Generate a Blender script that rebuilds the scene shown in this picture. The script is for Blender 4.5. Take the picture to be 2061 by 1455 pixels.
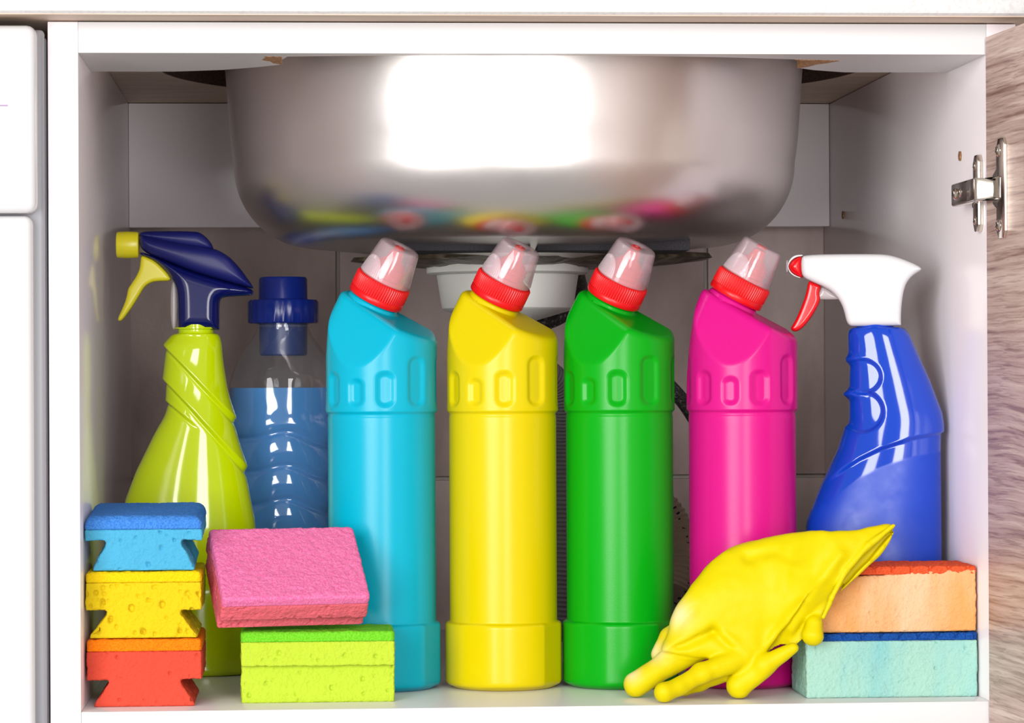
import bpy, bmesh, math, random
import numpy as np
from mathutils import Matrix, Vector

for o in list(bpy.data.objects):
    bpy.data.objects.remove(o, do_unlink=True)
scene = bpy.context.scene
COL = scene.collection
rng = np.random.default_rng(7)
random.seed(7)
MM = 0.001

# ------------------------------------------------------------------ camera
YAW, PITCH, ROLL = 0.06804, 0.00416, -0.00493
fw = Vector((math.sin(YAW)*math.cos(PITCH), math.cos(YAW)*math.cos(PITCH), math.sin(PITCH)))
rt = Vector((math.cos(YAW), -math.sin(YAW), 0))
up = rt.cross(fw)
c_, s_ = math.cos(ROLL), math.sin(ROLL)
r2, u2 = c_*rt + s_*up, -s_*rt + c_*up
cd = bpy.data.cameras.new('camera')
cd.sensor_fit = 'HORIZONTAL'
cd.sensor_width = 36.0
cd.lens = 6387.98/2061*36.0
cd.clip_start = 0.01
cam = bpy.data.objects.new('camera', cd)
COL.objects.link(cam)
cam.matrix_world = Matrix(((r2.x, u2.x, -fw.x, 0.13223), (r2.y, u2.y, -fw.y, -1.95897), (r2.z, u2.z, -fw.z, 0.20539), (0, 0, 0, 1)))
scene.camera = cam

# ------------------------------------------------------------------ light
world = bpy.data.worlds.new('kitchen_ambient')
scene.world = world
world.use_nodes = True
world.node_tree.nodes['Background'].inputs[0].default_value = (1.0, 0.97, 0.95, 1)
world.node_tree.nodes['Background'].inputs[1].default_value = 0.40

def area(name, loc, target, sx, sy, power, col=(1, 1, 1)):
    d = bpy.data.lights.new(name, 'AREA')
    d.shape = 'RECTANGLE'
    d.size, d.size_y, d.energy, d.color = sx, sy, power, col
    o = bpy.data.objects.new(name, d)
    COL.objects.link(o)
    o.location = loc
    o.rotation_euler = (Vector(target)-Vector(loc)).to_track_quat('-Z', 'Z').to_euler()
    return o

area('window_light', (-0.86, -2.30, 0.42), (0.28, 0.1, 0.25), 1.20, 1.25, 46, (1.0, 0.985, 0.98))
area('softbox_light', (0.50, -2.30, 0.42), (0.28, 0.1, 0.25), 0.48, 1.25, 20, (1.0, 0.985, 0.98))

vs = scene.view_settings
vs.view_transform = 'Standard'
vs.look = 'None'
vs.exposure = 0.42
vs.gamma = 1.0
vs.use_curve_mapping = False

# ------------------------------------------------------------------ materials
def lin_(c):
    out = []
    for v in c:
        v /= 255.0
        out.append(v/12.92 if v <= 0.04045 else ((v+0.055)/1.055)**2.4)
    return tuple(out)+(1.0,)

lin = lin_

def mat(name, rgb, rough=0.4, metal=0.0, spec=0.5, sss=0.0, coat=0.0, bump=None, mottle=None, rough_noise=None, k=1.0):
    lin = lambda c: tuple(v*k for v in lin_(c)[:3])+(1.0,)
    m = bpy.data.materials.new(name)
    m.use_nodes = True
    nt = m.node_tree
    b = nt.nodes['Principled BSDF']
    b.inputs['Base Color'].default_value = lin(rgb)
    b.inputs['Roughness'].default_value = rough
    b.inputs['Metallic'].default_value = metal
    b.inputs['Specular IOR Level'].default_value = spec
    if sss:
        b.inputs['Subsurface Weight'].default_value = sss
        b.inputs['Subsurface Radius'].default_value = (0.004, 0.004, 0.004)
        b.inputs['Subsurface Scale'].default_value = 1.0
    if coat:
        b.inputs['Coat Weight'].default_value = coat
        b.inputs['Coat Roughness'].default_value = 0.06
    tc = nt.nodes.new('ShaderNodeTexCoord')
    if mottle:
        rgb2, scale, sc3, lo, hi = mottle
        mp = nt.nodes.new('ShaderNodeMapping')
        mp.inputs['Scale'].default_value = sc3
        nt.links.new(tc.outputs['Object'], mp.inputs['Vector'])
        nz = nt.nodes.new('ShaderNodeTexNoise')
        nz.inputs['Scale'].default_value = scale
        nz.inputs['Detail'].default_value = 4
        nt.links.new(mp.outputs[0], nz.inputs['Vector'])
        cr = nt.nodes.new('ShaderNodeValToRGB')
        cr.color_ramp.elements[0].position = lo
        cr.color_ramp.elements[1].position = hi
        cr.color_ramp.elements[0].color = lin(rgb)
        cr.color_ramp.elements[1].color = lin(rgb2)
        nt.links.new(nz.outputs['Fac'], cr.inputs[0])
        nt.links.new(cr.outputs[0], b.inputs['Base Color'])
    if rough_noise:
        scale, lo, hi = rough_noise
        nz = nt.nodes.new('ShaderNodeTexNoise')
        nz.inputs['Scale'].default_value = scale
        nz.inputs['Detail'].default_value = 5
        nt.links.new(tc.outputs['Object'], nz.inputs['Vector'])
        mr = nt.nodes.new('ShaderNodeMapRange')
        mr.inputs['To Min'].default_value = lo
        mr.inputs['To Max'].default_value = hi
        nt.links.new(nz.outputs['Fac'], mr.inputs['Value'])
        nt.links.new(mr.outputs[0], b.inputs['Roughness'])
    if bump:
        prev = None
        for kind, scale, strength, dist in bump:
            if kind == 'voronoi':
                tx = nt.nodes.new('ShaderNodeTexVoronoi')
                out = tx.outputs['Distance']
            else:
                tx = nt.nodes.new('ShaderNodeTexNoise')
                tx.inputs['Detail'].default_value = 3
                out = tx.outputs['Fac']
            tx.inputs['Scale'].default_value = scale
            nt.links.new(tc.outputs['Object'], tx.inputs['Vector'])
            bp = nt.nodes.new('ShaderNodeBump')
            bp.inputs['Strength'].default_value = strength
            bp.inputs['Distance'].default_value = dist
            nt.links.new(out, bp.inputs['Height'])
            if prev:
                nt.links.new(prev.outputs[0], bp.inputs['Normal'])
            prev = bp
        nt.links.new(prev.outputs[0], b.inputs['Normal'])
    return m

def clear_mat(name, tint, haze_rgb, haze, rough, gloss=1.0):
    """thin clear plastic: transparent sheet with a little milky scatter and a Fresnel gloss"""
    m = bpy.data.materials.new(name)
    m.use_nodes = True
    nt = m.node_tree
    nt.nodes.clear()
    out = nt.nodes.new('ShaderNodeOutputMaterial')
    tr = nt.nodes.new('ShaderNodeBsdfTransparent')
    tr.inputs[0].default_value = lin(tint)
    df = nt.nodes.new('ShaderNodeBsdfDiffuse')
    df.inputs[0].default_value = lin(haze_rgb)
    mx = nt.nodes.new('ShaderNodeMixShader')
    mx.inputs[0].default_value = haze
    nt.links.new(tr.outputs[0], mx.inputs[1])
    nt.links.new(df.outputs[0], mx.inputs[2])
    gl = nt.nodes.new('ShaderNodeBsdfGlossy')
    gl.inputs['Roughness'].default_value = rough
    lw = nt.nodes.new('ShaderNodeLayerWeight')
    lw.inputs[0].default_value = 0.5
    pw = nt.nodes.new('ShaderNodeMath')
    pw.operation = 'POWER'
    pw.inputs[1].default_value = 4.0
    nt.links.new(lw.outputs['Facing'], pw.inputs[0])
    fr = nt.nodes.new('ShaderNodeMath')
    fr.operation = 'MULTIPLY_ADD'
    fr.inputs[1].default_value = 0.7
    fr.inputs[2].default_value = 0.045
    nt.links.new(pw.outputs[0], fr.inputs[0])
    ml = nt.nodes.new('ShaderNodeMath')
    ml.operation = 'MULTIPLY'
    ml.inputs[1].default_value = gloss
    nt.links.new(fr.outputs[0], ml.inputs[0])
    m2 = nt.nodes.new('ShaderNodeMixShader')
    nt.links.new(ml.outputs[0], m2.inputs[0])
    nt.links.new(mx.outputs[0], m2.inputs[1])
    nt.links.new(gl.outputs[0], m2.inputs[2])
    nt.links.new(m2.outputs[0], out.inputs[0])
    return m

def wood_mat():
    m = bpy.data.materials.new('oak_veneer')
    m.use_nodes = True
    nt = m.node_tree
    b = nt.nodes['Principled BSDF']
    b.inputs['Roughness'].default_value = 0.45
    tc = nt.nodes.new('ShaderNodeTexCoord')
    wob = nt.nodes.new('ShaderNodeTexNoise')
    wob.inputs['Scale'].default_value = 6
    wob.inputs['Detail'].default_value = 2
    nt.links.new(tc.outputs['Object'], wob.inputs['Vector'])
    sc = nt.nodes.new('ShaderNodeVectorMath')
    sc.operation = 'SCALE'
    sc.inputs['Scale'].default_value = 0.010
    nt.links.new(wob.outputs['Color'], sc.inputs[0])
    ad = nt.nodes.new('ShaderNodeVectorMath')
    ad.operation = 'ADD'
    nt.links.new(tc.outputs['Object'], ad.inputs[0])
    nt.links.new(sc.outputs[0], ad.inputs[1])
    def layer(scale3, scale, detail, e):
        mp = nt.nodes.new('ShaderNodeMapping')
        mp.inputs['Scale'].default_value = scale3
        mp.inputs['Rotation'].default_value = (0.12, 0, 0)
        nt.links.new(ad.outputs[0], mp.inputs['Vector'])
        n = nt.nodes.new('ShaderNodeTexNoise')
        n.inputs['Scale'].default_value = scale
        n.inputs['Detail'].default_value = detail
        n.inputs['Roughness'].default_value = 0.65
        nt.links.new(mp.outputs[0], n.inputs['Vector'])
        cr = nt.nodes.new('ShaderNodeValToRGB')
        for i, (p, c) in enumerate(e):
            el = cr.color_ramp.elements[i] if i < 2 else cr.color_ramp.elements.new(p)
            el.position = p
            el.color = lin(c)
        nt.links.new(n.outputs['Fac'], cr.inputs[0])
        return cr, n
    a, na = layer((1, 0.022, 1), 230, 5, [(0.33, (158, 124, 116)), (0.66, (232, 208, 196)), (0.45, (202, 172, 160)), (0.56, (216, 190, 178))])
    f, nf = layer((1, 0.03, 1), 520, 3, [(0.36, (170, 144, 140)), (0.5, (255, 255, 255))])
    mx = nt.nodes.new('ShaderNodeMix')
    mx.data_type = 'RGBA'
    mx.blend_type = 'MULTIPLY'
    mx.inputs['Factor'].default_value = 0.6
    nt.links.new(a.outputs[0], mx.inputs['A'])
    nt.links.new(f.outputs[0], mx.inputs['B'])
    nt.links.new(mx.outputs['Result'], b.inputs['Base Color'])
    bp = nt.nodes.new('ShaderNodeBump')
    bp.inputs['Strength'].default_value = 0.15
    bp.inputs['Distance'].default_value = 0.0005
    nt.links.new(nf.outputs['Fac'], bp.inputs['Height'])
    nt.links.new(bp.outputs[0], b.inputs['Normal'])
    return m

WHITE = mat('white_laminate', (240, 238, 238), 0.22, k=0.78, bump=[('noise', 60, 0.03, 0.002)])
WHITE_IN = mat('white_laminate_inside', (246, 238, 241), 0.20, bump=[('noise', 160, 0.04, 0.001)])
EDGE = mat('white_edge_band', (240, 238, 239), 0.35, k=0.69)
STONE = mat('white_stone_worktop', (244, 242, 241), 0.45, k=0.68, mottle=((232, 228, 226), 420, (1, 1, 1), 0.45, 0.7), bump=[('noise', 900, 0.25, 0.0006)])
UNDER = mat('beige_underside_laminate', (208, 186, 166), 0.55, mottle=((190, 166, 146), 14, (1, 7, 7), 0.35, 0.7))
CHIP = mat('chipboard', (172, 128, 88), 0.9, mottle=((110, 72, 44), 700, (1, 1, 1), 0.4, 0.65), bump=[('noise', 900, 0.9, 0.001)])
CHIPD = mat('dark_chipboard', (92, 66, 50), 0.9, mottle=((60, 42, 32), 700, (1, 1, 1), 0.4, 0.65), bump=[('noise', 900, 0.9, 0.001)])
TILE = mat('grey_stone_tile', (204, 184, 177), 0.5, mottle=((172, 152, 145), 22, (1, 1, 0.4), 0.35, 0.65), bump=[('noise', 250, 0.2, 0.001)])
GROUT = mat('pale_grout', (196, 190, 182), 0.8)
WOOD = wood_mat()
STEEL = mat('brushed_steel', (208, 202, 199), 0.31, metal=1.0, rough_noise=(26, 0.26, 0.35), bump=[('noise', 45, 0.05, 0.002)])
CHROME = mat('nickel', (214, 204, 192), 0.16, metal=1.0)
BLACKPAD = mat('black_bitumen_pad', (32, 30, 36), 0.8, bump=[('noise', 700, 0.8, 0.001)])
TAPE = mat('dark_tape_residue', (62, 54, 42), 0.35, mottle=((120, 108, 88), 60, (1, 3, 1), 0.45, 0.75), bump=[('noise', 120, 0.8, 0.002)])
PLASTW = mat('white_pipe_plastic', (228, 228, 222), 0.4)
APPW = mat('white_enamel', (248, 248, 249), 0.25, k=0.66)
APPG = mat('grey_plastic', (150, 150, 156), 0.4)
MARK = mat('violet_print', (150, 120, 160), 0.5)
DARK = mat('dark_gap', (60, 56, 56), 0.7)
RED = mat('red_cap_plastic', (232, 14, 22), 0.32, spec=0.35, sss=0.05, k=0.8)
REDG = mat('red_glossy_plastic', (214, 12, 22), 0.15)
CAPCLEAR = clear_mat('milky_clear_plastic', (250, 244, 246), (252, 238, 242), 0.15, 0.08, 0.9)
GRIPCLEAR = clear_mat('frosted_clear_plastic', (250, 244, 246), (250, 240, 244), 0.24, 0.2, 0.6)
PET = clear_mat('clear_bottle_plastic', (246, 248, 250), (230, 235, 240), 0.035, 0.02, 1.0)
SOFTCLEAR = clear_mat('translucent_plastic', (235, 235, 225), (240, 230, 235), 0.35, 0.15, 0.8)
LIQ = mat('blue_liquid', (74, 146, 214), 0.08, spec=0.6, sss=0.0)
DKBLUE = mat('dark_blue_cap', (16, 38, 124), 0.25)
DOSE = mat('dark_blue_dosing_cup', (18, 48, 112), 0.35)
NAVY = mat('navy_glossy_plastic', (12, 20, 96), 0.14, spec=0.4, k=0.8)
NAVYM = mat('navy_matte_plastic', (22, 28, 108), 0.42, spec=0.4, k=0.8)
YEL_N = mat('yellow_nozzle_plastic', (232, 220, 40), 0.3)
LIME = mat('lime_glossy_plastic', (206, 228, 0), 0.09, coat=0.3)
BLUE = mat('blue_glossy_plastic', (0, 58, 176), 0.08, coat=0.3)
WHITEP = mat('white_trigger_plastic', (246, 246, 247), 0.3, k=0.68)
HOSEG = mat('grey_corrugated_hose', (150, 148, 150), 0.5)
HOSEB = mat('beige_ribbed_hose', (190, 170, 146), 0.45)
BRAID = mat('dark_braided_hose', (58, 56, 56), 0.45, mottle=((150, 148, 146), 500, (1, 1, 1), 0.55, 0.7), bump=[('voronoi', 600, 0.8, 0.001)])
INK = mat('black_print', (26, 26, 40), 0.6)

def plastic(name, rgb):
    return mat(name, rgb, 0.27, spec=0.24, sss=0.05, k=0.76, bump=[('noise', 1400, 0.06, 0.0006)])
CYAN = plastic('cyan_bottle_plastic', (0, 186, 216))
YELLOW = plastic('yellow_bottle_plastic', (234, 212, 0))
GREEN = plastic('green_bottle_plastic', (0, 176, 20))
PINK = plastic('pink_bottle_plastic', (228, 22, 142))

def foam(name, rgb, mottle=None):
    return mat(name, rgb, 0.85, spec=0.2, sss=0.12, k=0.72, mottle=mottle, bump=[('voronoi', 560, 0.5, 0.0010), ('noise', 1500, 0.35, 0.0008)])
def scour(name, rgb, rgb2):
    return mat(name, rgb, 0.8, spec=0.2, k=0.84, mottle=(rgb2, 900, (1, 1, 1), 0.4, 0.62), bump=[('noise', 900, 0.55, 0.0012), ('noise', 2600, 0.5, 0.0008)])

# ------------------------------------------------------------------ object helpers
def new_mesh(name, V, F, smooth=True, sharp=None):
    me = bpy.data.meshes.new(name)
    V = np.asarray(V, dtype=np.float32)*MM
    if isinstance(F, np.ndarray):
        me.vertices.add(len(V))
        me.vertices.foreach_set('co', V.ravel())
        n = F.shape[1]
        me.loops.add(F.size)
        me.loops.foreach_set('vertex_index', F.astype(np.int32).ravel())
        me.polygons.add(len(F))
        me.polygons.foreach_set('loop_start', np.arange(0, F.size, n, dtype=np.int32))
        me.polygons.foreach_set('loop_total', np.full(len(F), n, dtype=np.int32))
        me.update(calc_edges=True)
        me.validate()
    else:
        me.from_pydata([tuple(v) for v in V], [], F)
        me.update()
    me.polygons.foreach_set('use_smooth', np.full(len(me.polygons), smooth, dtype=bool))
    if sharp is not None and smooth:
        me.set_sharp_from_angle(angle=math.radians(sharp))
    return me

def obj(name, me, m, parent=None, loc=(0, 0, 0), rot=(0, 0, 0)):
    o = bpy.data.objects.new(name, me)
    COL.objects.link(o)
    if me is not None and m is not None:
        if len(me.materials) == 0:
            me.materials.append(m)
        else:
            o.material_slots[0].link = 'OBJECT'
            o.material_slots[0].material = m
    o.parent = parent
    o.location = [v*MM for v in loc]
    o.rotation_euler = rot
    return o

def thing(name, label, cat, loc=(0, 0, 0), rot=(0, 0, 0), group=None):
    o = bpy.data.objects.new(name, None)
    o.empty_display_size = 0.02
    COL.objects.link(o)
    o.location = [v*MM for v in loc]
    o.rotation_euler = rot
    return tag(o, label, cat, group)

def tag(o, label, cat, group=None):
    o['label'] = label
    o['category'] = cat
    if group:
        o['group'] = group
    return o

def struct(o):
    o['kind'] = 'structure'
    return o

def box(lo, hi, bev=0.6, seg=2):
    bm = bmesh.new()
    bmesh.ops.create_cube(bm, size=1.0)
    for v in bm.verts:
        v.co = Vector([(lo[i]+hi[i])/2 + v.co[i]*(hi[i]-lo[i]) for i in range(3)])
    if bev:
        bmesh.ops.bevel(bm, geom=bm.edges[:], offset=bev, segments=seg, affect='EDGES', profile=0.5)
    return from_bm(bm, 40)

def from_bm(bm, sharp=40, name='mesh'):
    bmesh.ops.recalc_face_normals(bm, faces=bm.faces[:])
    me = bpy.data.meshes.new(name)
    for v in bm.verts:
        v.co *= MM
    bm.to_mesh(me)
    bm.free()
    me.polygons.foreach_set('use_smooth', np.full(len(me.polygons), True, dtype=bool))
    me.set_sharp_from_angle(angle=math.radians(sharp))
    return me

def prism(poly, z0, z1, bev=0.0):
    """extrude a plan outline (x,y) from z0 to z1"""
    bm = bmesh.new()
    vs_ = [bm.verts.new((x, y, z0)) for x, y in poly]
    f = bm.faces.new(vs_)
    r = bmesh.ops.extrude_face_region(bm, geom=[f])
    for v in r['geom']:
        if isinstance(v, bmesh.types.BMVert):
            v.co.z = z1
    if bev:
        bmesh.ops.bevel(bm, geom=bm.edges[:], offset=bev, segments=2, affect='EDGES', profile=0.5)
    return from_bm(bm, 35)

def loft(rings, cap0=True, cap1=True, closed=True):
    """rings: (m,n,3) -> quad grid; caps are fans to the ring's centre"""
    rings = np.asarray(rings, float)
    m, n, _ = rings.shape
    V = rings.reshape(-1, 3)
    i, j = np.meshgrid(np.arange(m-1), np.arange(n if closed else n-1), indexing='ij')
    j2 = (j+1) % n
    F = np.stack([i*n+j, i*n+j2, (i+1)*n+j2, (i+1)*n+j], -1).reshape(-1, 4)
    F = [tuple(int(a) for a in f) for f in F] if (cap0 or cap1) else F
    if cap0 or cap1:
        V = list(V)
        if cap0:
            V.append(rings[0].mean(0)); k = len(V)-1
            F += [(k, (a+1) % n, a) for a in range(n)]
        if cap1:
            V.append(rings[-1].mean(0)); k = len(V)-1
            o = (m-1)*n
            F += [(k, o+a, o+(a+1) % n) for a in range(n)]
    return V, F

def lathe(prof, n=64, axis=(0, 0, 1), cap0=False, cap1=False, sharp=40, mod=None):
    """prof: [(r,z)] revolved about z"""
    th = np.linspace(0, 2*np.pi, n, endpoint=False)
    rings = []
    for k, (r, z) in enumerate(prof):
        rr = np.full(n, float(r))
        if mod:
            rr = rr + mod(th, k)
        rings.append(np.stack([rr*np.cos(th), rr*np.sin(th), np.full(n, float(z))], -1))
    V, F = loft(rings, cap0, cap1)
    return new_mesh('lathe', V, F, True, sharp)

def smooth_path(pts, n):
    P = np.asarray(pts, float)
    t = np.linspace(0, len(P)-1, n)
    i = np.clip(t.astype(int), 0, len(P)-2)
    f = (t-i)[:, None]
    g = lambda k: P[np.clip(k, 0, len(P)-1)]
    p0, p1, p2, p3 = g(i-1), g(i), g(i+1), g(i+2)
    return 0.5*((2*p1)+(p2-p0)*f+(2*p0-5*p1+4*p2-p3)*f*f+(3*p1-p0-3*p2+p3)*f**3)

def tube(path, rad, n=20, cap=True):
    P = np.asarray(path, float)
    T = np.gradient(P, axis=0)
    T /= np.linalg.norm(T, axis=1)[:, None]
    rad = np.broadcast_to(np.asarray(rad, float), (len(P),))
    a = np.array([0, 0, 1.0]) if abs(T[0][2]) < 0.9 else np.array([1.0, 0, 0])
    N = np.cross(T[0], a); N /= np.linalg.norm(N)
    th = np.linspace(0, 2*np.pi, n, endpoint=False)
    rings = []
    for p, t, r in zip(P, T, rad):
        N = N-t*np.dot(N, t); N /= np.linalg.norm(N)
        Bn = np.cross(t, N)
        rings.append(p+r*(np.cos(th)[:, None]*N+np.sin(th)[:, None]*Bn))
    V, F = loft(rings, cap, cap)
    return new_mesh('tube', V, F, True, 50)

# ------------------------------------------------------------------ implicit shapes -> mesh
def smax(a, b, k):
    h = np.maximum(k-np.abs(a-b), 0)/k
    return np.maximum(a, b)+h*h*k*0.25
def smin(a, b, k):
    return -smax(-a, -b, k)

def chaikin(P, it=2):
    P = np.asarray(P, float)
    for _ in range(it):
        Q = np.roll(P, -1, 0)
        P = np.stack([0.75*P+0.25*Q, 0.25*P+0.75*Q], 1).reshape(-1, 2)
    return P

def poly_sdf(x, z, P):
    """signed distance to a closed outline (negative inside), broadcasting x and z"""
    x, z = np.broadcast_arrays(np.asarray(x, float), np.asarray(z, float))
    d = np.full(x.shape, 1e18)
    s = np.ones(x.shape)
    for i in range(len(P)):
        a, b = P[i], P[i-1]
        ex, ez = b[0]-a[0], b[1]-a[1]
        wx, wz = x-a[0], z-a[1]
        t = np.clip((wx*ex+wz*ez)/(ex*ex+ez*ez+1e-12), 0, 1)
        d = np.minimum(d, (wx-ex*t)**2+(wz-ez*t)**2)
        c1, c2, c3 = z >= a[1], z < b[1], ex*wz > ez*wx
        s = np.where((c1 & c2 & c3) | (~c1 & ~c2 & ~c3), -s, s)
    return s*np.sqrt(d)

def nets(fn, lo, hi, h, newton=2):
    ax = [np.arange(lo[i], hi[i]+h, h) for i in range(3)]
    D = fn(ax[0][:, None, None], ax[1][None, :, None], ax[2][None, None, :])
    D = np.broadcast_to(D, tuple(len(a) for a in ax)).astype(np.float32)
    S = D < 0
    C = np.zeros(tuple(n-1 for n in S.shape), np.int8)
    offs = [(a, b, c) for a in (0, 1) for b in (0, 1) for c in (0, 1)]
    sl = lambda o, n: slice(o, o+n-1)
    for o in offs:
        C += S[sl(o[0], S.shape[0]), sl(o[1], S.shape[1]), sl(o[2], S.shape[2])]
    I = np.argwhere((C > 0) & (C < 8))
    ids = np.full(C.shape, -1, np.int32)
    ids[I[:, 0], I[:, 1], I[:, 2]] = np.arange(len(I))
    val = [D[I[:, 0]+o[0], I[:, 1]+o[1], I[:, 2]+o[2]] for o in offs]
    acc = np.zeros((len(I), 3)); cnt = np.zeros(len(I))
    for a in range(8):
        for b in range(a+1, 8):
            oa, ob = np.array(offs[a]), np.array(offs[b])
            if np.abs(oa-ob).sum() != 1:
                continue
            cr = (val[a] < 0) != (val[b] < 0)
            t = np.where(cr, val[a]/np.where(cr, val[a]-val[b], 1), 0)
            acc += np.where(cr[:, None], oa+t[:, None]*(ob-oa), 0)
            cnt += cr
    V = (I+acc/cnt[:, None])*h+np.array(lo)
    F = []
    for axis in range(3):
        u, v = (axis+1) % 3, (axis+2) % 3
        s0 = [slice(None)]*3; s1 = [slice(None)]*3
        s0[axis] = slice(0, -1); s1[axis] = slice(1, None)
        ch = S[tuple(s0)] != S[tuple(s1)]
        E = np.argwhere(ch)
        ok = (E[:, u] > 0) & (E[:, v] > 0) & (E[:, u] < S.shape[u]-1) & (E[:, v] < S.shape[v]-1)
        E = E[ok]
        inside = S[E[:, 0], E[:, 1], E[:, 2]]
        q = []
        for du, dv in ((-1, -1), (0, -1), (0, 0), (-1, 0)):
            e = E.copy(); e[:, u] += du; e[:, v] += dv
            q.append(ids[e[:, 0], e[:, 1], e[:, 2]])
        q = np.stack(q, 1)
        F.append(np.where(inside[:, None], q, q[:, ::-1]))
    F = np.concatenate(F)
    for _ in range(newton):
        e = 0.25*h
        d = fn(V[:, 0], V[:, 1], V[:, 2])
        g = np.stack([fn(V[:, 0]+e, V[:, 1], V[:, 2])-d, fn(V[:, 0], V[:, 1]+e, V[:, 2])-d, fn(V[:, 0], V[:, 1], V[:, 2]+e)-d], 1)/e
        st = d[:, None]*g/np.maximum((g*g).sum(1), 0.05)[:, None]
        ln = np.linalg.norm(st, axis=1)
        st *= np.minimum(1, 0.6*h/np.maximum(ln, 1e-9))[:, None]
        V = V-st
    return V, F

def vnormals(V, F):
    N = np.zeros_like(V)
    n = np.cross(V[F[:, 2]]-V[F[:, 0]], V[F[:, 3]]-V[F[:, 1]])
    for k in range(4):
        np.add.at(N, F[:, k], n)
    return N/np.maximum(np.linalg.norm(N, axis=1), 1e-9)[:, None]

def vnoise(P, scale, seed=0):
    """smooth value noise in -1..1"""
    p = P/scale+seed*17.31
    i = np.floor(p).astype(np.int64)
    f = p-i
    f = f*f*(3-2*f)
    def hsh(a, b, c):
        h = (a*374761393+b*668265263+c*2147483647+seed*974711) & 0xffffffff
        h = ((h ^ (h >> 13))*1274126177) & 0xffffffff
        return ((h ^ (h >> 16)) & 0xffff)/32767.5-1
    r = 0
    for a in (0, 1):
        for b in (0, 1):
            for c in (0, 1):
                w = (f[:, 0] if a else 1-f[:, 0])*(f[:, 1] if b else 1-f[:, 1])*(f[:, 2] if c else 1-f[:, 2])
                r = r+w*hsh(i[:, 0]+a, i[:, 1]+b, i[:, 2]+c)
    return r

def slab(P, half, k, h, lo_y=None, it=2):
    """outline in x,z made solid along y with rounded edges"""
    P = chaikin(P, it)
    fn = lambda x, y, z: smax(poly_sdf(x, z, P), np.abs(y)-half, k)
    lo = (P[:, 0].min()-2*h, -half-2*h, P[:, 1].min()-2*h)
    hi = (P[:, 0].max()+2*h, half+2*h, P[:, 1].max()+2*h)
    V, F = nets(fn, lo, hi, h)
    return new_mesh('slab', V, F, True)

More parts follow.
